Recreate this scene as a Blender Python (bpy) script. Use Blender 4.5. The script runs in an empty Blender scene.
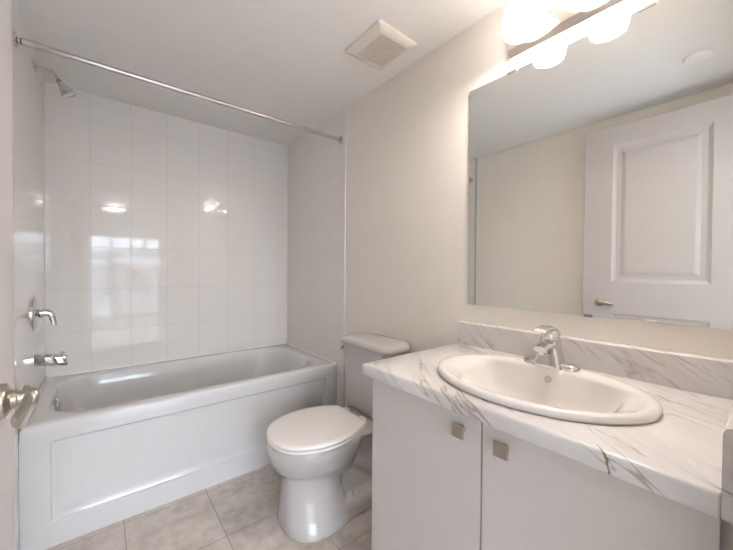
import bpy, bmesh, math, random
from math import sin, cos, pi, radians
from mathutils import Vector, Matrix
random.seed(7)
S = bpy.context.scene
COL = S.collection
# ------------------------------------------------------------------ key sizes
H = 1.166                       # eye height
R = 1.2604; L = R - 1.532       # right / left wall faces
D = 2.6714                      # back wall face
CZ = 2.243                      # ceiling
TT = .008                       # tile thickness
YT = 1.797                      # front edge of the tiled alcove
FY = .02                        # inner face of the entry wall
# ------------------------------------------------------------------ camera
yaw, pit, rol = radians(38.859), radians(-.788), radians(.412)
F = Vector((sin(yaw)*cos(pit), cos(yaw)*cos(pit), sin(pit)))
R0 = Vector((cos(yaw), -sin(yaw), 0)); U0 = R0.cross(F)
RR = R0*cos(rol) + U0*sin(rol); UU = U0*cos(rol) - R0*sin(rol)
cam = bpy.data.objects.new('camera', bpy.data.cameras.new('camera')); COL.objects.link(cam)
cam.data.sensor_width = 36; cam.data.lens = 36*327.49/733; cam.data.clip_start = .01
M = Matrix((RR, UU, -F)).transposed().to_4x4(); M.translation = Vector((0, 0, H))
cam.matrix_world = M; S.camera = cam
# ------------------------------------------------------------------ world, exposure
S.view_settings.view_transform = 'Standard'; S.view_settings.look = 'None'
S.view_settings.gamma = 1; S.view_settings.use_curve_mapping = False
S.view_settings.exposure = 1.66
W = bpy.data.worlds.new('sky'); S.world = W; W.use_nodes = True
bg = W.node_tree.nodes['Background']; bg.inputs[0].default_value = (.74, .86, 1, 1); bg.inputs[1].default_value = 5.6
LAMP_W = 3.1        # each vanity bulb, out of the open bottom of its shade
HALL_W = 12.0       # ceiling light of the room outside the door
def light(name, kind, loc, energy, color=(1, 1, 1), size=.1, rot=(0, 0, 0), sy=None):
    d = bpy.data.lights.new(name, kind); o = bpy.data.objects.new(name, d); COL.objects.link(o)
    o.location = loc; o.rotation_euler = rot; d.energy = energy; d.color = color
    if kind == 'AREA':
        d.size = size
        if sy: d.shape = 'RECTANGLE'; d.size_y = sy
    else: d.shadow_soft_size = size
    return o
# daylight of the far window (the sky seen through it)
po = light('window_portal', 'AREA', (.3, -3.47, 1.07), 1, (1, 1, 1), 3.8, (radians(-90), 0, 0), 1.8)
po.data.cycles.is_portal = True

# ------------------------------------------------------------------ materials
def srgb(r, g, b):
    f = lambda c: ((c/255+.055)/1.055)**2.4 if c > 10 else c/255/12.92
    return (f(r), f(g), f(b), 1)
class NT:
    def __init__(s, name):
        s.m = bpy.data.materials.new(name); s.m.use_nodes = True; s.t = s.m.node_tree
        s.p = s.t.nodes['Principled BSDF']
    def n(s, kind, **k):
        x = s.t.nodes.new(kind)
        for a, b in k.items(): setattr(x, a, b)
        return x
    def l(s, a, b): s.t.links.new(a, b)
    def math(s, op, a, b=None, c=None):
        x = s.n('ShaderNodeMath', operation=op)
        for i, v in enumerate((a, b, c)):
            if v is None: continue
            if isinstance(v, (int, float)): x.inputs[i].default_value = v
            else: s.l(v, x.inputs[i])
        return x.outputs[0]
    def pos(s):
        g = s.n('ShaderNodeNewGeometry'); return g.outputs['Position']
    def xyz(s):
        x = s.n('ShaderNodeSeparateXYZ'); s.l(s.pos(), x.inputs[0]); return x.outputs
    def noise(s, vec, scale, detail=3, rough=.5):
        x = s.n('ShaderNodeTexNoise'); s.l(vec, x.inputs['Vector']); x.inputs['Scale'].default_value = scale
        x.inputs['Detail'].default_value = detail; x.inputs['Roughness'].default_value = rough; return x.outputs['Fac']
    def ramp(s, fac, stops):
        x = s.n('ShaderNodeValToRGB'); s.l(fac, x.inputs[0]); e = x.color_ramp.elements
        while len(e) < len(stops): e.new(.5)
        for i, (p, c) in enumerate(stops): e[i].position = p; e[i].color = c
        return x.outputs[0]
    def mix(s, fac, a, b):
        x = s.n('ShaderNodeMix', data_type='RGBA')
        for i, v in ((0, fac), (6, a), (7, b)):
            if isinstance(v, (int, float, tuple)): x.inputs[i].default_value = v
            else: s.l(v, x.inputs[i])
        return x.outputs[2]
    def bump(s, h, strength=.2, dist=.01):
        x = s.n('ShaderNodeBump'); x.inputs['Strength'].default_value = strength; x.inputs['Distance'].default_value = dist
        s.l(h, x.inputs['Height']); s.l(x.outputs[0], s.p.inputs['Normal'])
def simple(name, col, rough=.5, metal=0, bump=None, coat=0, ior=None):
    q = NT(name); q.p.inputs['Base Color'].default_value = col; q.p.inputs['Roughness'].default_value = rough
    q.p.inputs['Metallic'].default_value = metal; q.p.inputs['Coat Weight'].default_value = coat
    nz = q.noise(q.pos(), 14, 2)
    v = q.n('ShaderNodeMix', data_type='RGBA'); v.inputs[0].default_value = .0
    k = .985
    q.l(q.ramp(nz, [(.3, (col[0]*k, col[1]*k, col[2]*k, 1)), (.7, col)]), q.p.inputs['Base Color'])
    if bump: q.bump(q.noise(q.pos(), bump[0], 2), bump[1], .001)
    return q.m
M_wall = simple('wall_paint', srgb(244, 236, 227), .6, bump=(350, .12))
M_ceil = simple('ceiling_paint', srgb(250, 247, 244), .85, bump=(260, .3))
M_white = simple('white_trim_paint', srgb(240, 238, 236), .35)
M_door = simple('door_paint', srgb(198, 191, 188), .4)
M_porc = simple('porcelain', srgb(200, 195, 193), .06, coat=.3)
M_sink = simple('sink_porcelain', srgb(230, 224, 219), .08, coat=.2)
M_acryl = simple('tub_acrylic', srgb(218, 216, 217), .12, coat=.3)
M_seat = simple('seat_plastic', srgb(242, 236, 232), .22)
M_cab = simple('cabinet_laminate', srgb(209, 202, 198), .42)
M_kick = simple('toe_kick', srgb(200, 196, 192), .6)
M_chrome = simple('chrome', (.70, .69, .68, 1), .08, 1)
M_rod = simple('rod_chrome', (.66, .62, .60, 1), .24, 1)
M_nickel = simple('brushed_nickel', (.52, .47, .41, 1), .30, 1, bump=(900, .08))
M_grill = simple('vent_plastic', srgb(242, 233, 222), .5)
M_dark = simple('dark_gap', (.03, .028, .026, 1), .7)
M_ventin = simple('vent_inside', srgb(58, 46, 38), .8)
M_rubber = simple('grey_rubber', (.10, .10, .10, 1), .5)
M_clip = simple('clip_metal', (.45, .44, .42, 1), .3, 1)
M_caulk = simple('caulk', srgb(238, 234, 230), .35)

def tile_mat(name, axis, o_u, wu, o_v, hv, col, grout, rough=.05, g=.0022, depth=.35):
    q = NT(name); x = q.xyz()
    def cell(c, o, w):
        f = q.math('FRACT', q.math('DIVIDE', q.math('SUBTRACT', c, o - 50*w), w))
        e = q.math('MINIMUM', f, q.math('SUBTRACT', 1, f))
        return q.math('MULTIPLY', e, w)
    e = q.math('MINIMUM', cell(x[axis[0]], o_u, wu), cell(x[axis[1]], o_v, hv))
    mr = q.n('ShaderNodeMapRange', interpolation_type='SMOOTHSTEP'); q.l(e, mr.inputs[0])
    mr.inputs[1].default_value = g*.4; mr.inputs[2].default_value = g*1.6
    return q, x, e, mr.outputs[0]
def wall_tile(name, axis, ou, ov, gc=srgb(229, 223, 218), bs=.24, gr=.35):
    q, x, e, k = tile_mat(name, axis, ou, .2045, ov, .262, None, None)
    q.l(q.mix(k, gc, srgb(243, 238, 233)), q.p.inputs['Base Color'])
    q.l(q.math('MULTIPLY_ADD', k, .05-gr, gr), q.p.inputs['Roughness'])
    h = q.math('ADD', q.math('MULTIPLY', k, 1.0), q.math('MULTIPLY', q.noise(q.pos(), 3.2, 1), .9))
    q.bump(h, bs, .001)
    return q.m
M_tile_back = wall_tile('white_wall_tile_back', (0, 2), -.057, .514)
M_tile_side = wall_tile('white_wall_tile_side', (1, 2), 2.663, .514, srgb(238, 232, 227), .05, .05)
def floor_mat():
    q, x, e, k = tile_mat('grey_beige_floor_tile', (0, 1), .42, .347, 1.48, .362, None, None, g=.0018)
    n1 = q.noise(q.pos(), 5.5, 5, .62); n2 = q.noise(q.pos(), 22, 4, .6)
    m = q.math('ADD', q.math('MULTIPLY', n1, .75), q.math('MULTIPLY', n2, .25))
    c = q.ramp(m, [(.36, srgb(184, 172, 163)), (.5, srgb(205, 195, 186)), (.64, srgb(219, 211, 203))])
    q.l(q.mix(k, srgb(158, 148, 139), c), q.p.inputs['Base Color'])
    q.l(q.math('MULTIPLY_ADD', k, -.3, .65), q.p.inputs['Roughness'])
    q.bump(k, .3, .0015)
    return q.m
M_floor = floor_mat()
def marble():
    q = NT('marble_laminate')
    n = Vector((.625, -.469, .625)); t1 = Vector((-.6, -.8, 0)); t2 = n.cross(t1).normalized()
    g = q.pos()
    def dot(v, sc):
        x = q.n('ShaderNodeVectorMath', operation='DOT_PRODUCT'); q.l(g, x.inputs[0])
        x.inputs[1].default_value = v*sc; return x.outputs['Value']
    def vec(sn, s1, s2, off=0):
        c = q.n('ShaderNodeCombineXYZ')
        q.l(q.math('ADD', dot(n, sn), off), c.inputs[0]); q.l(dot(t1, s1), c.inputs[1]); q.l(dot(t2, s2), c.inputs[2]); return c.outputs[0]
    warp = q.noise(g, 9, 3)
    def ridge(v, scale, width, detail=5, rough=.62):
        nz = q.noise(v, scale, detail, rough)
        a = q.math('ABSOLUTE', q.math('SUBTRACT', nz, .5))
        mr = q.n('ShaderNodeMapRange', interpolation_type='SMOOTHSTEP'); q.l(a, mr.inputs[0])
        mr.inputs[1].default_value = 0; mr.inputs[2].default_value = width
        mr.inputs[3].default_value = 1; mr.inputs[4].default_value = 0
        return mr.outputs[0]
    def mask(off, lo, hi, s=3.0):
        nz = q.noise(vec(s, s*.5, s*.5, off), 1.6, 3)
        mr = q.n('ShaderNodeMapRange', interpolation_type='SMOOTHSTEP'); q.l(nz, mr.inputs[0])
        mr.inputs[1].default_value = lo; mr.inputs[2].default_value = hi; return mr.outputs[0]
    v1 = q.math('MULTIPLY', ridge(vec(12, 1.3, 2.0), 1.0, .015, 4, .55), mask(11.3, .44, .58))
    v2 = q.math('MULTIPLY', ridge(vec(26, 2.2, 3.2, 7.7), 1.0, .03, 4, .55), mask(3.1, .51, .66))
    st = q.n('ShaderNodeMapRange', interpolation_type='SMOOTHSTEP'); q.l(q.noise(vec(30, 2.0, 3.0, 20), 1, 5, .6), st.inputs[0]); st.inputs[1].default_value = .46; st.inputs[2].default_value = .68
    cl = q.math('MULTIPLY', st.outputs[0], mask(31.7, .40, .60))
    base = q.ramp(q.noise(vec(5, 1.6, 1.6, 2), 1.2, 4), [(.35, srgb(208, 204, 202)), (.6, srgb(222, 218, 216))])
    c = q.mix(q.math('MULTIPLY', cl, .55), base, srgb(200, 190, 184))
    c = q.mix(q.math('MULTIPLY', v2, .55), c, srgb(168, 152, 144))
    c = q.mix(q.math('MULTIPLY', v1, .62), c, srgb(140, 120, 106))
    # one dark brown vein that runs over the front edge
    x = q.xyz()
    line = q.math('ADD', q.math('MULTIPLY', q.math('SUBTRACT', x[2], .845), .27), .187)
    wob = q.math('MULTIPLY', q.math('SUBTRACT', q.noise(g, 60, 2), .5), .012)
    dd = q.math('ABSOLUTE', q.math('SUBTRACT', q.math('ADD', x[1], wob), q.math('ADD', line, q.math('MULTIPLY', q.math('SUBTRACT', x[0], .70), .9))))
    m = q.n('ShaderNodeMapRange', interpolation_type='SMOOTHSTEP'); q.l(dd, m.inputs[0])
    m.inputs[1].default_value = .0006; m.inputs[2].default_value = .0034; m.inputs[3].default_value = 1; m.inputs[4].default_value = 0
    m2 = q.n('ShaderNodeMapRange', interpolation_type='SMOOTHSTEP'); q.l(x[0], m2.inputs[0])
    m2.inputs[1].default_value = .704; m2.inputs[2].default_value = .722; m2.inputs[3].default_value = .9; m2.inputs[4].default_value = 0
    c = q.mix(q.math('MULTIPLY', m.outputs[0], m2.outputs[0]), c, srgb(110, 88, 68))
    q.l(c, q.p.inputs['Base Color']); q.p.inputs['Roughness'].default_value = .22
    return q.m
M_marble = marble()
def mirror_mat():
    q = NT('mirror_silver'); q.p.inputs['Metallic'].default_value = 1; q.p.inputs['Roughness'].default_value = .004
    q.p.inputs['Base Color'].default_value = (.86, .87, .85, 1); return q.m
M_mirror = mirror_mat()
def glow(name, col, st, base=(.9, .88, .85, 1)):
    q = NT(name); q.p.inputs['Base Color'].default_value = base; q.p.inputs['Roughness'].default_value = .25
    q.p.inputs['Emission Color'].default_value = col; q.p.inputs['Emission Strength'].default_value = st; return q.m
M_shade = glow('frosted_glass_shade', (1, .90, .84, 1), 2.7, (.8, .77, .75, 1))
M_shadein = glow('frosted_glass_inside', (1, .94, .89, 1), 3.2)
M_bulb = glow('lit_bulb', (1, .93, .84, 1), 6)
M_dome = glow('lit_dome', (1, .95, .88, 1), 3.5)
def glass():
    q = NT('window_glass'); t = q.t
    tr = q.n('ShaderNodeBsdfTransparent'); gl = q.n('ShaderNodeBsdfGlossy'); gl.inputs['Roughness'].default_value = .01
    mx = q.n('ShaderNodeMixShader'); mx.inputs[0].default_value = .06
    q.l(tr.outputs[0], mx.inputs[1]); q.l(gl.outputs[0], mx.inputs[2])
    q.l(mx.outputs[0], t.nodes['Material Output'].inputs[0]); return q.m
M_glass = glass()
M_hallwall = simple('room_wall_paint', srgb(225, 220, 212), .7)
M_wood = simple('room_floor', srgb(176, 170, 166), .4)
M_snow = simple('outdoor_ground', srgb(225, 228, 232), .8)
M_bld = simple('building_siding', srgb(172, 176, 182), .8)
M_bld2 = simple('building_siding_dark', srgb(150, 150, 155), .8)
M_roof = simple('building_roof', srgb(232, 236, 240), .8)

# ------------------------------------------------------------------ mesh helpers
def new(): return bmesh.new()
def box(bm, x0, x1, y0, y1, z0, z1, bev=0, seg=2):
    r = bmesh.ops.create_cube(bm, size=1)
    for v in r['verts']:
        v.co = Vector(((x0+x1)/2 + v.co.x*(x1-x0), (y0+y1)/2 + v.co.y*(y1-y0), (z0+z1)/2 + v.co.z*(z1-z0)))
    if bev:
        es = list({e for v in r['verts'] for e in v.link_edges})
        bmesh.ops.bevel(bm, geom=es, offset=bev, segments=seg, profile=.5, affect='EDGES')
    return bm
def loft(bm, loops, cap0=True, cap1=True, closed=False):
    """loops: lists of points, same count, bridged in order"""
    vs = [[bm.verts.new(p) for p in lp] for lp in loops]
    n = len(vs[0])
    for a, b in list(zip(vs, vs[1:])) + ([(vs[-1], vs[0])] if closed else []):
        for i in range(n):
            j = (i+1) % n
            bm.faces.new((a[i], a[j], b[j], b[i]))
    if not closed:
        if cap0: bm.faces.new(list(reversed(vs[0])))
        if cap1: bm.faces.new(vs[-1])
    return bm
def frame(d):
    d = d.normalized(); a = Vector((0, 0, 1)) if abs(d.z) < .95 else Vector((0, 1, 0))
    u = d.cross(a).normalized(); return u, d.cross(u).normalized() * -1
def tube(bm, pts, rad, n=16, flat=1.0, up=None):
    """rounded tube along points; rad number or list of (ru, rv)"""
    pts = [Vector(p) for p in pts]; loops = []
    for i, p in enumerate(pts):
        d = (pts[min(i+1, len(pts)-1)] - pts[max(i-1, 0)]).normalized()
        if up is not None:
            u = d.cross(Vector(up)).normalized(); v = u.cross(d).normalized()
        else: u, v = frame(d)
        r = rad[i] if isinstance(rad, (list, tuple)) else rad
        ru, rv = r if isinstance(r, (list, tuple)) else (r, r*flat)
        loops.append([p + u*cos(2*pi*k/n)*ru + v*sin(2*pi*k/n)*rv for k in range(n)])
    return loft(bm, loops)
def smooth_path(pts, n=8):
    P = [Vector(p) for p in pts]; out = []
    for i in range(len(P)-1):
        p0, p1, p2, p3 = P[max(i-1, 0)], P[i], P[i+1], P[min(i+2, len(P)-1)]
        for k in range(n):
            t = k/n
            out.append(.5*((2*p1)+(p2-p0)*t+(2*p0-5*p1+4*p2-p3)*t*t+(3*p1-p0-3*p2+p3)*t**3))
    out.append(P[-1]); return out
def lathe(bm, c, axis, prof, n=40, cap0=True, cap1=True):
    """prof: (distance along axis, radius)"""
    c = Vector(c); a = Vector(axis).normalized(); u, v = frame(a)
    return loft(bm, [[c + a*h + u*cos(2*pi*k/n)*max(r, 1e-4) + v*sin(2*pi*k/n)*max(r, 1e-4) for k in range(n)] for h, r in prof], cap0, cap1)
def rrect(x0, x1, y0, y1, r, z, n=8):
    out = []
    for cx, cy, a0 in ((x1-r, y1-r, 0), (x0+r, y1-r, 90), (x0+r, y0+r, 180), (x1-r, y0+r, 270)):
        for k in range(n+1):
            a = radians(a0 + 90*k/n); out.append(Vector((cx+r*cos(a), cy+r*sin(a), z)))
    return out
def obj(name, bm, mat, parent=None, loc=None, smooth=None, kind=None, **props):
    bmesh.ops.recalc_face_normals(bm, faces=bm.faces)
    o0 = Vector(loc) if loc is not None else Vector((0, 0, 0))
    p = parent
    while p is not None: o0 = o0 + p.location; p = p.parent
    bmesh.ops.translate(bm, verts=bm.verts, vec=-o0)
    me = bpy.data.meshes.new(name); bm.to_mesh(me); bm.free()
    o = bpy.data.objects.new(name, me); COL.objects.link(o)
    if parent is not None: o.parent = parent
    if loc is not None: o.location = loc
    for m in (mat if isinstance(mat, (list, tuple)) else [mat]): me.materials.append(m)
    if smooth is not None:
        for f in me.polygons: f.use_smooth = True
        try: me.set_sharp_from_angle(angle=radians(smooth))
        except Exception: pass
    if kind: o['kind'] = kind
    for k, v in props.items(): o[k] = v
    return o
def thing(name, label, cat, loc, group=None):
    o = bpy.data.objects.new(name, None); COL.objects.link(o); o.location = loc
    o.empty_display_size = .05; o['label'] = label; o['category'] = cat
    if group: o['group'] = group
    return o
def struct(name, bm, mat, parent=None, smooth=None): return obj(name, bm, mat, parent, smooth=smooth, kind='structure')
def bx(*a, **k): return box(new(), *a, **k)
def modify(o, mods):
    for t, kw in mods:
        m = o.modifiers.new(t, t)
        for a, b in kw.items(): setattr(m, a, b)
    dg = bpy.context.evaluated_depsgraph_get(); dg.update()
    me = bpy.data.meshes.new_from_object(o.evaluated_get(dg)); mats = list(o.data.materials)
    o.modifiers.clear(); o.data = me
    me.materials.clear()
    for m in mats: me.materials.append(m)
    for f in me.polygons: f.use_smooth = True

# ================================================================== STRUCTURE
OX0, OX1 = -.165, .62           # doorway opening
HD = 2.135                       # doorway head
struct('floor', bx(L-.1, R+.1, FY-.12, D+.1, -.05, 0), M_floor)
struct('ceiling', bx(L-.1, R+.1, FY, D+.1, CZ, CZ+.05), M_ceil)
struct('wall_back', bx(L-.1, R+.1, D-TT, D+.1, 0, CZ), M_tile_back)
struct('wall_left', bx(L-.1, L, FY, D-TT, 0, CZ), M_wall)
struct('wall_right', bx(R, R+.1, FY, D-TT, 0, CZ), M_wall)
bm = bx(L-.1, OX0, FY-.12, FY, 0, 2.4); box(bm, OX1, R+.1, FY-.12, FY, 0, 2.4); box(bm, OX0, OX1, FY-.12, FY, HD, 2.4)
struct('wall_front', bm, M_wall)
struct('wall_left_tiled', bx(L, L+TT, YT, D-TT, 0, CZ), M_tile_side)
struct('wall_right_tiled', bx(R-.003, R, YT, D-TT, 0, CZ), M_tile_side)
# rounded white edge beads of the tiling
struct('trim_1', bx(L, L+.011, YT-.014, YT, 0, CZ, bev=.002), simple('metal_edge_trim', (.62, .63, .66, 1), .3, 1), smooth=40)
struct('trim_2', bx(R-.008, R, YT-.010, YT, 0, CZ, bev=.003), M_caulk, smooth=40)
struct('baseboard_right', bx(R-.012, R, .872, YT-.011, 0, .085, bev=.004), M_white, smooth=40)
struct('baseboard_left', bx(L+.0005, L+.012, FY+.001, YT-.015, 0, .085, bev=.004), M_white, smooth=40)
# door casing, inside and hall side, and jamb
bm = bx(OX1+.005, OX1+.05, FY, FY+.006, 0, HD+.06, bev=.002); box(bm, OX0-.06, OX0-.005, FY, FY+.006, 0, HD+.06, bev=.002)
box(bm, OX0-.06, OX1+.06, FY, FY+.006, HD+.005, HD+.06, bev=.002)
struct('trim_3', bm, M_white)
bm = bx(OX1+.005, OX1+.06, FY-.132, FY-.12, 0, HD+.06, bev=.002); box(bm, OX0-.06, OX0-.005, FY-.132, FY-.12, 0, HD+.06, bev=.002)
box(bm, OX0-.06, OX1+.06, FY-.132, FY-.12, HD+.005, HD+.06, bev=.002)
struct('trim_4', bm, M_white)
bm = bx(OX1-.012, OX1+.005, FY-.12, FY, 0, HD); box(bm, OX0-.005, OX0+.012, FY-.12, FY, 0, HD); box(bm, OX0-.005, OX1+.005, FY-.12, FY, HD-.012, HD+.005)
struct('trim_5', bm, M_white)

# ---- the room behind the camera (seen in the glossy tiles)
HX0, HX1, HY = -1.9, 2.6, -3.5; HZ = 2.4
struct('floor_outer_room', bx(HX0, HX1, HY, FY-.12, -.05, -.001), M_wood)
struct('ceiling_outer_room', bx(HX0-.1, HX1+.1, HY-.15, FY-.12, HZ, HZ+.05), M_ceil)
struct('wall_outer_left', bx(HX0-.1, HX0, HY-.15, FY-.12, 0, HZ), M_hallwall)
struct('wall_outer_right', bx(HX1, HX1+.1, HY-.15, FY-.12, 0, HZ), M_hallwall)
bm = bx(HX0, L-.1, FY-.12, FY-.02, 0, HZ); box(bm, R+.1, HX1, FY-.12, FY-.02, 0, HZ)
struct('wall_outer_front', bm, M_hallwall)
WX0, WX1, WZ0, WZ1 = -1.5, 2.2, .12, 1.88
bm = bx(HX0, WX0, HY-.15, HY, 0, HZ); box(bm, WX1, HX1, HY-.15, HY, 0, HZ); box(bm, WX0, WX1, HY-.15, HY, 0, WZ0); box(bm, WX0, WX1, HY-.15, HY, WZ1, HZ)
struct('wall_outer_back', bm, M_hallwall)
for i, (a, b) in enumerate(((WX0, -.34), (-.34, .14), (.14, .74), (.74, WX1))):
    fr = new(); y0, y1 = HY-.10, HY-.04
    box(fr, a, a+.035, y0, y1, WZ0, WZ1); box(fr, b-.035, b, y0, y1, WZ0, WZ1)
    box(fr, a, b, y0, y1, WZ0, WZ0+.05); box(fr, a, b, y0, y1, WZ1-.04, WZ1)
    w = struct('window_%d' % (i+1), fr, M_white)
    obj('pane', bx(a+.035, b-.035, HY-.075, HY-.07, WZ0+.05, WZ1-.04), M_glass, w, kind='structure')

# ================================================================== THE OPEN DOOR
DX, DY0, DY1, DTOP = -.122, .055, .835, 2.122
def panel_face(bm, xs, sgn):
    """moulded two-panel face at x=xs, outward direction sgn"""
    yc = (DY0, DY0+.160, DY1-.160, DY1); zc = (.012, .22, .895, 1.10, 2.005, DTOP)
    P = lambda y, z, d=0: bm.verts.new((xs - sgn*d, y, z))
    for i in range(3):
        for j in range(5):
            y0, y1, z0, z1 = yc[i], yc[i+1], zc[j], zc[j+1]
            if i == 1 and j in (1, 3):
                rings = []
                for ins, d in ((0, 0), (.012, .007), (.022, .010), (.045, .010), (.065, .003), (.075, .002)):
                    rings.append([P(y0+ins, z0+ins, d), P(y1-ins, z0+ins, d), P(y1-ins, z1-ins, d), P(y0+ins, z1-ins, d)])
                for a, b in zip(rings, rings[1:]):
                    for k in range(4): bm.faces.new((a[k], a[(k+1) % 4], b[(k+1) % 4], b[k]))
                bm.faces.new(rings[-1])
            else: bm.faces.new((P(y0, z0), P(y1, z0), P(y1, z1), P(y0, z1)))
bm = new(); panel_face(bm, DX, 1); panel_face(bm, DX-.035, -1)
q = [(DY0, .012), (DY1, .012), (DY1, DTOP), (DY0, DTOP)]
for k in range(4):
    (a, b), (c, d) = q[k], q[(k+1) % 4]
    bm.faces.new([bm.verts.new(p) for p in ((DX, a, b), (DX, c, d), (DX-.035, c, d), (DX-.035, a, b))])
bmesh.ops.remove_doubles(bm, verts=bm.verts, dist=1e-5)
door = struct('door_1', bm, M_door)
LZ, LY = .962, .738
lv = new()
lathe(lv, (DX, LY, LZ), (1, 0, 0), [(0, .026), (.005, .026), (.008, .023), (.010, .018), (.012, .014)])
lathe(lv, (DX+.010, LY, LZ), (1, 0, 0), [(0, .0145), (.008, .0145), (.009, .0125), (.028, .0125), (.031, .010)], n=24)
path = smooth_path([(DX+.026, LY+.013, LZ+.003), (DX+.031, LY-.004, LZ+.004), (DX+.031, LY-.035, LZ), (DX+.029, LY-.06, LZ-.004), (DX+.026, LY-.084, LZ-.009)], 6)
rad = [(.0055 - .002*i/len(path), .0135 - .005*i/len(path)) for i in range(len(path))]
tube(lv, path, rad, 16, up=(0, 0, 1))
obj('lever_handle', lv, M_nickel, door, smooth=50, label='satin nickel lever with round rose')
obj('latch_plate', bx(DX-.029, DX-.006, DY1-.001, DY1+.002, LZ-.028, LZ+.028, bev=.001), M_nickel, door)
for z in (.25, 1.05, 1.85):
    obj('hinge', lathe(new(), (DX-.005, DY0-.006, z), (0, 0, 1), [(0, .006), (.09, .006)], n=14), M_nickel, door, smooth=50)

# ================================================================== BATHTUB
TY0, TY1, TZ = 1.872, D-TT-.001, .524
tub = thing('bathtub', 'white alcove bathtub with recessed front panel between tiled walls', 'bathtub', ((L+R)/2, (TY0+TY1)/2, 0))
X0, X1 = L+TT+.001, R-.003-.001
O = lambda ins, z, r=.006: rrect(X0+ins, X1-ins, TY0+ins, TY1-ins, r, z)
def I(x0, x1, y0, y1, r, z): return rrect(x0, x1, y0, y1, r, z)
bm = new()
loft(bm, [O(0, .47), O(0, .508), O(.004, .518), O(.012, .524), O(.03, .525),
          rrect(X0+.036, X1-.045, TY0+.040, TY1-.036, .045, .5252), rrect(X0+.046, X1-.065, TY0+.050, TY1-.044, .12, .525),
          I(-.205, 1.165, TY0+.062, TY1-.052, .20, .524), I(-.198, 1.158, TY0+.069, TY1-.058, .195, .520), I(-.192, 1.150, TY0+.076, TY1-.064, .19, .508),
          I(-.186, 1.115, TY0+.084, TY1-.075, .185, .44), I(-.172, 1.05, TY0+.098, TY1-.092, .18, .30),
          I(-.155, .985, TY0+.11, TY1-.105, .17, .19), I(-.13, .94, TY0+.13, TY1-.125, .16, .145), I(-.07, .87, TY0+.18, TY1-.175, .13, .132)], cap0=False)
obj('basin', bm, M_acryl, tub, smooth=35)
# apron with recessed panel
bm = new(); A = lambda x, z, d=0: bm.verts.new((x, TY0+.004+d, z))
xs = (X0, -.172, 1.165, X1); zs = (.0, .105, .445, .475)
for i in range(3):
    for j in range(3):
        a, b, c, d = xs[i], xs[i+1], zs[j], zs[j+1]
        if i == j == 1:
            rg = []
            for ins, dp in ((0, 0), (.002, .008), (.010, .013), (.03, .014)):
                k = ins*1.6
                rg.append([A(a+ins, c+k, dp), A(b-ins, c+k, dp), A(b-ins, d-ins, dp), A(a+ins, d-ins, dp)])
            for p, q_ in zip(rg, rg[1:]):
                for k in range(4): bm.faces.new((p[k], p[(k+1) % 4], q_[(k+1) % 4], q_[k]))
            bm.faces.new(rg[-1])
        else: bm.faces.new((A(a, c), A(b, c), A(b, d), A(a, d)))
bmesh.ops.remove_doubles(bm, verts=bm.verts, dist=1e-5)
r = bmesh.ops.extrude_face_region(bm, geom=[e for e in bm.edges if e.is_boundary])
for v in r['geom']:
    if isinstance(v, bmesh.types.BMVert): v.co.y = TY0+.045
obj('apron', bm, M_acryl, tub, smooth=25)
obj('drain', lathe(new(), (-.02, 2.27, .130), (0, 0, 1), [(0, .033), (.004, .033), (.006, .028), (.006, .004)]), M_chrome, tub, smooth=40)
ov = lathe(new(), (-.1885, 2.27, .470), (1, 0, -.09), [(0, .036), (.006, .036), (.010, .031), (.012, .012), (.011, .004)])
ovp = obj('overflow_plate', ov, M_chrome, tub, smooth=40)
# silicone bead tub / walls
bm = bx(X0, X1, TY1-.016, TY1-.001, TZ-.004, TZ+.006, bev=.003); box(bm, X0, X0+.016, TY0+.012, TY1, TZ-.004, TZ+.006, bev=.003); box(bm, X1-.016, X1, TY0+.012, TY1, TZ-.004, TZ+.006, bev=.003)
obj('sealant', bm, M_caulk, tub, smooth=40)

# ================================================================== SHOWER FITTINGS
rod = thing('shower_rod', 'chrome tension rod spanning the tub alcove near the ceiling', 'shower curtain rod', (R-.003, 1.85, 2.049))
ZR = 2.049
obj('tube', tube(new(), [(-.203, 1.85, ZR), (R-.012, 1.85, ZR)], .0120, 20), M_rod, rod, smooth=50)
obj('tube', tube(new(), [(L+.030, 1.85, ZR), (-.203, 1.85, ZR)], .0150, 20), M_rod, rod, smooth=50)
obj('collar', tube(new(), [(L+.025, 1.85, ZR), (L+.031, 1.85, ZR)], .0125, 20), M_rubber, rod, smooth=50)
for x, s in ((L+TT, 1), (R-.003, -1)):
    obj('flange', lathe(new(), (x, 1.85, ZR), (s, 0, 0), [(0, .027), (.006, .027), (.010, .020), (.012, .011), (.018, .010)], n=28), M_rod, rod, smooth=40)
XL = L+TT
sh = thing('overhead_shower', 'chrome shower head on a curved arm from left tiled wall', 'shower head', (XL, 2.28, 2.145))
obj('flange', lathe(new(), (XL, 2.28, 2.145), (1, 0, 0), [(0, .034), (.004, .033), (.010, .024), (.016, .013)]), M_chrome, sh, smooth=40)
obj('arm', tube(new(), smooth_path([(XL, 2.28, 2.145), (-.215, 2.28, 2.152), (-.19, 2.28, 2.143), (-.168, 2.28, 2.112)], 8), .0085), M_chrome, sh, smooth=60)
obj('nut', lathe(new(), (-.172, 2.28, 2.118), (.55, 0, -.83), [(0, .010), (.016, .011)]), simple('copper_nut', (.55, .30, .22, 1), .3, 1), sh, smooth=30, label='copper coloured joint')
obj('shower_head', lathe(new(), (-.165, 2.28, 2.106), (.55, 0, -.83), [(0, .011), (.010, .014), (.03, .021), (.055, .031), (.062, .032), (.064, .029), (.061, .026), (.061, .002)]), M_chrome, sh, smooth=40)
sv = thing('shower_valve', 'round chrome shower valve with curved lever on the left tiled wall', 'shower valve', (XL, 2.272, .94))
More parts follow.
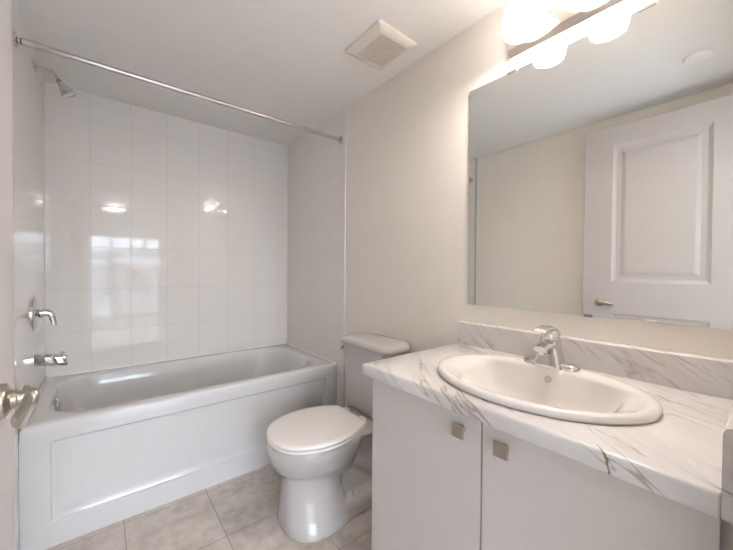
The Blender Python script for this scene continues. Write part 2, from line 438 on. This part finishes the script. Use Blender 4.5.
obj('escutcheon', lathe(new(), (XL, 2.272, .94), (1, 0, 0), [(0, .084), (.004, .084), (.010, .078), (.013, .060), (.018, .030), (.022, .022)], n=56), M_chrome, sv, smooth=40)
obj('collar', lathe(new(), (XL+.020, 2.272, .94), (1, 0, 0), [(0, .018), (.006, .018), (.008, .016)]), M_dark, sv, smooth=40)
p = smooth_path([(XL+.022, 2.272, .942), (XL+.040, 2.272, .945), (XL+.058, 2.271, .936), (XL+.068, 2.269, .908), (XL+.074, 2.267, .878)], 7)
obj('lever', tube(new(), p, [(.0225-.0125*(i/(len(p)-1))**.9,)*2 for i in range(len(p))], 20), M_chrome, sv, smooth=60)
ts = thing('tub_spout', 'chrome tub spout with lift knob on the left tiled wall', 'tub spout', (XL, 2.29, .70))
def sp(x, zc, w, h): return [Vector((x, 2.29 + w*math.copysign(abs(cos(a))**.6, cos(a)), zc + h*math.copysign(abs(sin(a))**.6, sin(a)))) for a in [2*pi*k/28 for k in range(28)]]
obj('spout_base', loft(new(), [sp(XL, .708, .029, .029), sp(XL+.034, .706, .028, .028)]), M_chrome, ts, smooth=50)
obj('slot', loft(new(), [sp(XL+.034, .706, .022, .018), sp(XL+.042, .705, .022, .018)]), M_dark, ts)
obj('spout_body', loft(new(), [sp(XL+.034, .706, .026, .026), sp(XL+.040, .705, .028, .029), sp(XL+.08, .699, .027, .028), sp(XL+.112, .693, .025, .028), sp(XL+.121, .691, .021, .025)]), M_chrome, ts, smooth=50)
obj('lift_knob', lathe(new(), (XL+.102, 2.29, .718), (0, 0, 1), [(0, .004), (.010, .004), (.011, .008), (.017, .008), (.019, .005)], n=20), M_chrome, ts, smooth=40)

# ================================================================== TOILET
TC = 1.370
toi = thing('toilet', 'white two-piece toilet with closed lid between tub and vanity', 'toilet', (.95, TC, 0))
def egg(xf, xr, hw, z, n=40, xm=None, ef=2.0, er=2.6, c=TC):
    xm = xf + (xr-xf)*.52 if xm is None else xm
    out = []
    for k in range(n):
        a = 2*pi*k/n; ca, sa = cos(a), sin(a)
        e = er if ca > 0 else ef; rx = (xr-xm) if ca > 0 else (xm-xf)
        out.append(Vector((xm + rx*math.copysign(abs(ca)**(2/e), ca), c + hw*math.copysign(abs(sa)**(2/e), sa), z)))
    return out
bm = new()
# bowl
loft(bm, [egg(.655, 1.0, .105, .20), egg(.630, 1.0, .125, .235), egg(.598, 1.0, .152, .272), egg(.574, 1.01, .174, .315), egg(.562, 1.02, .184, .352), egg(.560, 1.03, .187, .380), egg(.568, 1.03, .180, .391)])
# pedestal column
loft(bm, [egg(.622, .96, .166, .0, er=2.6, ef=2.7, c=TC-.006), egg(.622, .96, .162, .02, er=2.6, ef=2.7, c=TC-.006), egg(.625, .94, .142, .07, ef=2.5, er=2.4, c=TC-.004), egg(.630, .92, .124, .14, ef=2.3, er=2.2), egg(.633, .92, .117, .21, ef=2.2), egg(.630, .94, .120, .26)])
# rear foot
loft(bm, [egg(.68, 1.22, .152, .0, er=5), egg(.68, 1.22, .150, .055, er=5), egg(.70, 1.21, .138, .078, er=5)])
# trapway body
loft(bm, [egg(.80, 1.18, .085, .05, er=4), egg(.80, 1.17, .080, .16, er=4), egg(.80, 1.17, .088, .25, er=4), egg(.80, 1.22, .125, .34, er=5)])
tube(bm, smooth_path([(.86, TC-.035, .27), (.95, TC-.048, .235), (1.05, TC-.052, .17), (1.12, TC-.048, .10), (1.13, TC-.04, .04)], 6), .045, 20)
tube(bm, smooth_path([(.86, TC+.035, .27), (.95, TC+.048, .235), (1.05, TC+.052, .17), (1.12, TC+.048, .10), (1.13, TC+.04, .04)], 6), .045, 20)
# tank shelf
loft(bm, [rrect(.90, 1.235, TC-.10, TC+.10, .05, .28), rrect(.92, 1.238, TC-.13, TC+.13, .05, .335), rrect(.93, 1.24, TC-.155, TC+.155, .05, .375), rrect(.935, 1.235, TC-.150, TC+.150, .045, .392)])
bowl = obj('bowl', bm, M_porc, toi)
modify(bowl, [('REMESH', dict(mode='VOXEL', voxel_size=.005)), ('SMOOTH', dict(iterations=6, factor=.6))])
for f in (-1,):
    obj('bolt_cap', lathe(new(), (.955, TC+f*.112, .072), (0, 0, 1), [(0, .018), (.012, .018), (.028, .013), (.034, .006)], n=24), M_porc, toi, smooth=50)
obj('bolt_cap', lathe(new(), (.955, TC+.112, .072), (0, 0, 1), [(0, .018), (.012, .018), (.028, .013), (.034, .006)], n=24), M_porc, toi, smooth=50)
SEAT = [(.566, 0), (.570, .040), (.584, .085), (.612, .128), (.655, .163), (.712, .186), (.780, .196), (.850, .192), (.915, .174), (.965, .151), (.996, .134)]
def seat_loop(ins, z, rear=1.012):
    half = SEAT + [(rear-.004, .122), (rear, .108)]
    P = [Vector((x, y, 0)) for x, y in half]
    P = [P[0]] + smooth_path(P, 4)[1:-1] + [P[-1]]
    cx = .80; k = 1 - ins/.2; kx = 1 - ins/.225
    up = [Vector((cx+(p.x-cx)*kx, TC+p.y*k, z)) for p in P]
    dn = [Vector((p.x, 2*TC-p.y, z)) for p in reversed(up[1:])]
    return up + dn
obj('seat', loft(new(), [seat_loop(.010, .392), seat_loop(.003, .396), seat_loop(.002, .403), seat_loop(.006, .408)]), M_seat, toi, smooth=50)
obj('lid', loft(new(), [seat_loop(.008, .4105), seat_loop(.001, .414), seat_loop(.001, .420), seat_loop(.006, .4265), seat_loop(.02, .4285), seat_loop(.08, .4295)]), M_seat, toi, smooth=50)
for s in (-.07, .07):
    obj('hinge', loft(new(), [rrect(1.012, 1.040, TC+s-.022, TC+s+.022, .009, .391), rrect(1.012, 1.040, TC+s-.022, TC+s+.022, .009, .412), rrect(1.017, 1.036, TC+s-.016, TC+s+.016, .008, .420)]), M_seat, toi, smooth=50)
TX0, TX1 = 1.062, 1.246; TYc = 1.362
def tank_loop(x0, hw, z, r=.045): return rrect(x0, TX1, TYc-hw, TYc+hw, r, z, 8)
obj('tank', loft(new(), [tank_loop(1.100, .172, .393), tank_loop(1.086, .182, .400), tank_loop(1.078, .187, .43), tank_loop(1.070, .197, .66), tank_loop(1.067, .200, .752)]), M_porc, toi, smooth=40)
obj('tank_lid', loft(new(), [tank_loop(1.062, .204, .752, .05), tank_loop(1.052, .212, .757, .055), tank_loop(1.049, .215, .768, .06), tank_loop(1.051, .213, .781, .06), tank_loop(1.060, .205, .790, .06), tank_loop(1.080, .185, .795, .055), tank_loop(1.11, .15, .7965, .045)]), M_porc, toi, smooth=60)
bm = lathe(new(), (1.085, TYc+.1985, .722), (0, 1, 0), [(0, .012), (.005, .012), (.008, .009), (.012, .006)], n=20)
tube(bm, [(1.085, TYc+.209, .728), (1.083, TYc+.211, .716), (1.079, TYc+.212, .700)], [(.004, .006)]*3, 12, up=(1, 0, 0))
obj('flush_lever', bm, M_chrome, toi, smooth=50)

# ================================================================== VANITY CABINET
CX, CY0, CY1, CT = .728, .043, .866, .805
van = thing('vanity_cabinet', 'white flat-front vanity cabinet under the marble-look counter', 'cabinet', ((CX+R)/2, (CY0+CY1)/2, 0))
bm = new()
box(bm, CX+.019, R-.002, CY1-.016, CY1, 0, CT-.001, bev=.0006); box(bm, CX+.019, R-.002, CY0, CY0+.016, 0, CT-.001)
box(bm, CX+.019, R-.002, CY0+.016, CY1-.016, .10, .116); box(bm, R-.014, R-.002, CY0+.016, CY1-.016, .116, CT-.001)
obj('body', bm, M_cab, van)
obj('filler_strip', bx(CX+.020, CX+.036, FY+.0005, CY0-.0003, 0, CT-.001), M_cab, van)
obj('toe_kick', bx(CX+.07, CX+.085, CY0+.016, CY1-.016, 0, .10), M_kick, van)
obj('rail', bx(CX+.021, CX+.037, CY0+.016, CY1-.016, CT-.09, CT-.001), M_cab, van)
for y0, y1, ky in ((.4475, CY1-.001, .500), (CY0+.001, .4435, .384)):
    d = obj('door', bx(CX, CX+.018, y0, y1, .103, CT-.003, bev=.0012), M_cab, van)
    k = bx(CX-.026, CX-.019, ky-.0175, ky+.0175, .740, .775, bev=.0015)
    lathe(k, (CX-.019, ky, .7575), (1, 0, 0), [(0, .008), (.010, .006), (.019, .009)], n=18)
    obj('knob', k, M_nickel, d, label='square satin nickel knob')

# ================================================================== COUNTERTOP
SX, SY = .957, .433            # sink centre
AX, AY = .218, .283
def ell(cx, cy, ax, ay, z, n=72, e=2.0):
    out = []
    for k in range(n):
        a = 2*pi*(k+.5)/n; out.append(Vector((cx+ax*math.copysign(abs(cos(a))**(2/e), cos(a)), cy+ay*math.copysign(abs(sin(a))**(2/e), sin(a)), z)))
    return out
ctop = thing('countertop', 'white marble-look laminate counter with brown grey veins on the vanity', 'countertop', (.98, .46, .805))
KX0, KX1, KY0, KY1, KZ = .697, R-.001, .0425, .886, .845
RL = lambda ix, z, r=.004: rrect(KX0+ix, KX1, KY0, KY1-ix*.6, r, z, 17)
bm = new()
loft(bm, [RL(.006, .805), RL(.001, .808), RL(0, .814), RL(0, .837), RL(.0015, .8415), RL(.004, .844), RL(.008, .845),
          ell(SX, SY, AX-.008, AY-.008, .845), ell(SX, SY, AX-.008, AY-.008, .805)], closed=True)
obj('worktop', bm, M_marble, ctop, smooth=35)
bm = loft(new(), [[Vector((x, y, z)) for x, z in ((KX1, .8455), (KX1-.020, .8455), (KX1-.020, .930), (KX1-.0185, .938), (KX1-.014, .942), (KX1-.006, .943), (KX1, .943))] for y in (KY0, KY1-.004)])
obj('backsplash', bm, M_marble, ctop, smooth=35)
bm = loft(new(), [[Vector((x, y, z)) for y, z in ((FY+.001, .8075), (KY0-.0002, .8075), (KY0-.0002, .932), (KY0-.003, .940), (KY0-.008, .943), (FY+.001, .943))] for x in (KX0+.004, KX1-.0)])
obj('side_splash', bm, M_marble, ctop, smooth=35)

# ================================================================== SINK
snk = thing('sink', 'white oval drop-in sink set into the marble-look counter', 'sink', (SX, SY, .8455))
def dloop(xf, xr, hw, z, n=72, er=3.2, ef=2.15, cx=.945):
    out = []
    for k in range(n):
        a = 2*pi*(k+.5)/n; ca, sa = cos(a), sin(a); e = er if ca > 0 else ef; rx = (xr-cx) if ca > 0 else (cx-xf)
        out.append(Vector((cx+rx*math.copysign(abs(ca)**(2/e), ca), SY-.004+hw*math.copysign(abs(sa)**(2/e), sa), z)))
    return out
bm = new()
loft(bm, [ell(SX, SY, AX-.003, AY-.003, .8456), ell(SX, SY, AX, AY, .847), ell(SX, SY, AX+.001, AY+.001, .856), ell(SX, SY, AX-.001, AY-.001, .8605), ell(SX, SY, AX-.005, AY-.005, .8635),
          ell(SX, SY, AX-.012, AY-.012, .8648), ell(SX, SY, AX-.020, AY-.020, .8645),
          dloop(.766, 1.084, .252, .8632, er=2.5), dloop(.774, 1.080, .240, .8585, er=2.7), dloop(.784, 1.076, .220, .8515, er=3.2), dloop(.802, 1.069, .200, .838, er=4.4), dloop(.838, 1.050, .178, .79, er=5), dloop(.868, 1.030, .145, .75, er=4),
          dloop(.900, 1.000, .090, .728), dloop(.920, .970, .030, .722)], cap0=False)
obj('basin', bm, M_sink, snk, smooth=60)
def ring(c, ax, r, t, n=32):
    b = new(); c = Vector(c); a = Vector(ax).normalized(); u, v = frame(a); loops = []
    for k in range(n):
        d = u*cos(2*pi*k/n)+v*sin(2*pi*k/n)
        loops.append([c + d*(r+t*cos(q)) + a*t*sin(q) for q in [2*pi*j/8 for j in range(8)]])
    return loft(b, loops, closed=True)
obj('overflow_ring', ring((1.0640, SY-.004, .836), (-1, 0, .6), .0085, .002), M_chrome, snk, smooth=60, label='small chrome overflow ring')
obj('drain', lathe(new(), (.945, SY, .7225), (0, 0, 1), [(0, .022), (.003, .022), (.004, .016), (.003, .004)], n=28), M_chrome, snk, smooth=40)

# ================================================================== FAUCET
FX, FYc, FZ = 1.120, .445, .866
fau = thing('faucet', 'chrome single-lever faucet standing on the rear rim of the sink', 'faucet', (FX, FYc, FZ))
def oval(hx, hy, z, n=32): # stadium
    return [Vector((FX + hx*sin(a), FYc + math.copysign(hy-hx, cos(a)) + hx*cos(a), z)) for a in [2*pi*(k+.5)/n for k in range(n)]]
obj('base_plate', loft(new(), [oval(.021, .083, FZ-.002), oval(.0215, .084, FZ+.005), oval(.019, .081, FZ+.011), oval(.012, .074, FZ+.015)]), M_chrome, fau, smooth=50)
def rr2(hx, hy, z, dx=0, r=.010): return rrect(FX+dx-hx, FX+dx+hx, FYc-hy, FYc+hy, r, z, 5)
obj('body', loft(new(), [rr2(.031, .042, FZ-.001, -.004), rr2(.030, .038, FZ+.014, -.004), rr2(.027, .031, FZ+.045), rr2(.026, .027, FZ+.062), rr2(.026, .026, FZ+.084)]), M_chrome, fau, smooth=50)
p = smooth_path([(FX, FYc, FZ+.064), (FX-.03, FYc, FZ+.067), (FX-.056, FYc, FZ+.066), (FX-.076, FYc, FZ+.061)], 5)
obj('spout', tube(new(), p, [(.027-.007*i/len(p), .013-.003*i/len(p)) for i in range(len(p))], 20, up=(0, 0, 1)), M_chrome, fau, smooth=60)
obj('aerator', lathe(new(), (FX-.064, FYc, FZ+.060), (0, 0, -1), [(0, .011), (.014, .011), (.016, .009)], n=22), M_chrome, fau, smooth=40)
obj('dome', lathe(new(), (FX, FYc, FZ+.081), (0, 0, 1), [(0, .026), (.004, .0285), (.018, .0285), (.031, .024), (.039, .013), (.041, .002)], n=32), M_chrome, fau, smooth=60)
p = smooth_path([(FX+.016, FYc, FZ+.106), (FX-.010, FYc, FZ+.121), (FX-.042, FYc, FZ+.125), (FX-.076, FYc, FZ+.119)], 5)
obj('lever', tube(new(), p, [(.023-.005*i/len(p), .010-.004*i/len(p)) for i in range(len(p))], 20, up=(0, 0, 1)), M_chrome, fau, smooth=60)
obj('lift_rod', lathe(new(), (FX+.030, FYc, FZ+.0), (0, 0, 1), [(0, .0025), (.065, .0025), (.066, .006), (.074, .006), (.076, .002)], n=16), M_chrome, fau, smooth=40)

# ================================================================== MIRROR
MY0, MY1, MZ0, MZ1 = .03, .8445, 1.020, 1.953
mir = thing('mirror', 'large frameless wall mirror above the counter reflecting the open door', 'mirror', (R, (MY0+MY1)/2, MZ0))
obj('mirror_glass', bx(R-.006, R-.001, MY0, MY1, MZ0, MZ1, bev=.0008, seg=1), M_mirror, mir)
for y, z, up in ((.655, MZ1, 1), (.245, MZ1, 1), (.383, MZ0, -1), (.225, MZ0, -1)):
    c = new()
    if up > 0: box(c, R-.009, R-.006, y-.020, y+.020, z-.006, z+.002); box(c, R-.009, R-.0005, y-.020, y+.020, z+.0005, z+.003)
    else: box(c, R-.009, R-.006, y-.012, y+.012, z-.003, z+.006); box(c, R-.009, R-.0005, y-.012, y+.012, z-.003, z-.0005)
    obj('mirror_clip', c, M_white if y == .225 else M_clip, mir)

# ================================================================== VANITY LIGHT
BY0, BY1, BZ0, BZ1 = .277, .660, 1.997, 2.110
vl = thing('vanity_light', 'two-lamp chrome bar wall light with frosted glass shades above the mirror', 'wall light', (R, (BY0+BY1)/2, (BZ0+BZ1)/2))
sec = [(R-.0005, BZ0), (R-.018, BZ0), (R-.030, BZ0+.022), (R-.032, BZ0+.026), (R-.032, BZ1-.026), (R-.030, BZ1-.022), (R-.018, BZ1), (R-.0005, BZ1)]
M_bar = simple('satin_chrome_bar', (.80, .76, .72, 1), .12, 1)
obj('back_plate', loft(new(), [[Vector((x, y, z)) for x, z in sec] for y in (BY0, BY1)]), M_bar, vl, smooth=20)
SHX = 1.141; bars = []
for y in (.566, .371):
    c = Vector((SHX, y, 1.998))
    obj('arm', tube(new(), smooth_path([(R-.030, y, 2.055), (R-.055, y, 2.060), (SHX+.004, y, 2.10), (SHX, y, 2.135), (SHX, y, 2.15)], 6), .008), M_bar, vl, smooth=60)
    obj('mount', lathe(new(), (R-.031, y, 2.055), (-1, 0, 0), [(0, .024), (.004, .024), (.010, .016), (.012, .01)], n=28), M_bar, vl, smooth=40)
    obj('socket', lathe(new(), (SHX, y, 2.125), (0, 0, 1), [(0, .024), (.02, .026), (.034, .024), (.040, .014)], n=28), M_bar, vl, smooth=40)
    outer = [(0, .0535), (.012, .0575), (.035, .0610), (.060, .0605), (.085, .055), (.108, .044), (.124, .031), (.130, .024)]
    bm = lathe(new(), c, (0, 0, 1), outer, n=44, cap0=False, cap1=False)
    s = obj('shade', bm, M_shade, vl, smooth=80)
    bm = lathe(new(), c, (0, 0, 1), [(0, .0535)] + [(h+.0005, r-.003) for h, r in outer], n=44, cap0=False, cap1=False)
    obj('shade_lining', bm, M_shadein, s, smooth=80)
    obj('bulb', lathe(new(), (SHX, y, 2.042), (0, 0, 1), [(0, .004), (.004, .014), (.014, .024), (.028, .028), (.045, .026), (.060, .015), (.070, .013)], n=28), M_bulb, s, smooth=60)
    lt = light('bulb_light', 'POINT', (SHX, y, 2.014), LAMP_W, (1, .93, .87), .024); lt.parent = s; lt.location = Vector(lt.location) - Vector(vl.location)

# ================================================================== CEILING VENT
ven = thing('exhaust_fan_grille', 'square off-white exhaust fan grille with fine slats on the ceiling', 'ceiling vent', (1.043, 1.203, CZ))
vx0, vx1, vy0, vy1 = .924, 1.162, 1.072, 1.333; ix0, ix1, iy0, iy1 = .975, 1.135, 1.115, 1.295
V = lambda a, z: rrect(vx0+a, vx1-a, vy0+a, vy1-a, .006, z, 3)
bm = loft(new(), [V(0, CZ-.0005), V(0, CZ-.008), V(.004, CZ-.012), V(.030, CZ-.022), rrect(ix0-.004, ix1+.004, iy0-.004, iy1+.004, .003, CZ-.022, 3), rrect(ix0, ix1, iy0, iy1, .003, CZ-.019, 3), rrect(ix0, ix1, iy0, iy1, .003, CZ-.0005, 3)], closed=True)
obj('frame', bm, M_grill, ven, smooth=30)
bm = new(); n = 16
for i in range(n):
    y = iy0 + (iy1-iy0)*(i+.5)/n; box(bm, ix0, ix1, y-.0024, y+.0024, CZ-.0215, CZ-.016)
box(bm, (ix0+ix1)/2-.003, (ix0+ix1)/2+.003, iy0, iy1, CZ-.0215, CZ-.012)
obj('slats', bm, M_grill, ven)
obj('inner_housing', bx(ix0, ix1, iy0, iy1, CZ-.003, CZ-.001), M_ventin, ven)
disc = obj('ceiling_cover_plate', lathe(new(), (.203, .25, CZ), (0, 0, -1), [(0, .053), (.006, .053), (.012, .049), (.015, .036), (.016, .004)], n=48), M_ceil, loc=(.203, .25, CZ), smooth=30)
disc['label'] = 'round white ceiling cover plate seen only in the mirror'; disc['category'] = 'ceiling plate'

# ================================================================== BEYOND THE DOORWAY (mirrored in the tiles)
dome = thing('ceiling_light', 'round ceiling light of the outer room, mirrored as a small glow in the tub tiles', 'ceiling light', (.19, -2.4, HZ))
obj('rim', lathe(new(), (.19, -2.4, HZ), (0, 0, -1), [(0, .16), (.02, .16), (.025, .15)], n=40), M_nickel, dome, smooth=40)
obj('diffuser', lathe(new(), (.19, -2.4, HZ-.02), (0, 0, -1), [(0, .15), (.03, .14), (.06, .11), (.08, .06), (.086, .01)], n=40), M_dome, dome, smooth=70)
lt = light('dome_light', 'AREA', (.19, -2.4, HZ-.115), HALL_W, (1, .93, .85), .26); lt.data.shape = 'DISK'
struct('ground_outside', bx(-30, 30, -60, HY-.15, -3.05, -3.0), M_snow)
def house(x0, x1, y0, y1, z1, mat, label):
    t = thing('building', label, 'building', ((x0+x1)/2, (y0+y1)/2, -3.0), 'buildings outside the window')
    obj('wall', bx(x0, x1, y0, y1, -3, z1), mat, t)
    xm = (x0+x1)/2
    obj('roof', loft(new(), [[Vector((x0-.3, y, z1)), Vector((x1+.3, y, z1)), Vector((x1+.3, y, z1+.22)), Vector((xm, y, z1+.32)), Vector((x0-.3, y, z1+.22))] for y in (y0-.3, y1+.3)]), M_roof, t)
    for i in range(3):
        wx = x0 + (x1-x0)*(i+.5)/3
        w = obj('window', bx(wx-.5, wx+.5, y1, y1+.05, z1-1.6, z1-.4), M_dark, t)
struct('hills', loft(new(), [[Vector((x, y, -3)), Vector((x, y, 3.2+.35*sin(x*.5)+.2*sin(x*1.7))), Vector((x, y-4, 3.4+.3*sin(x*.5))), Vector((x, y-4, -3))] for x, y in [(-24+2*i, -42) for i in range(26)]]), M_bld2)
house(-6.5, -.2, -24, -16, 1.35, M_bld, 'light grey building outside, mirrored left of centre in the tub tiles')
house(.6, 6.5, -26, -18, 1.5, M_bld2, 'darker grey building outside, mirrored right of centre in the tub tiles')
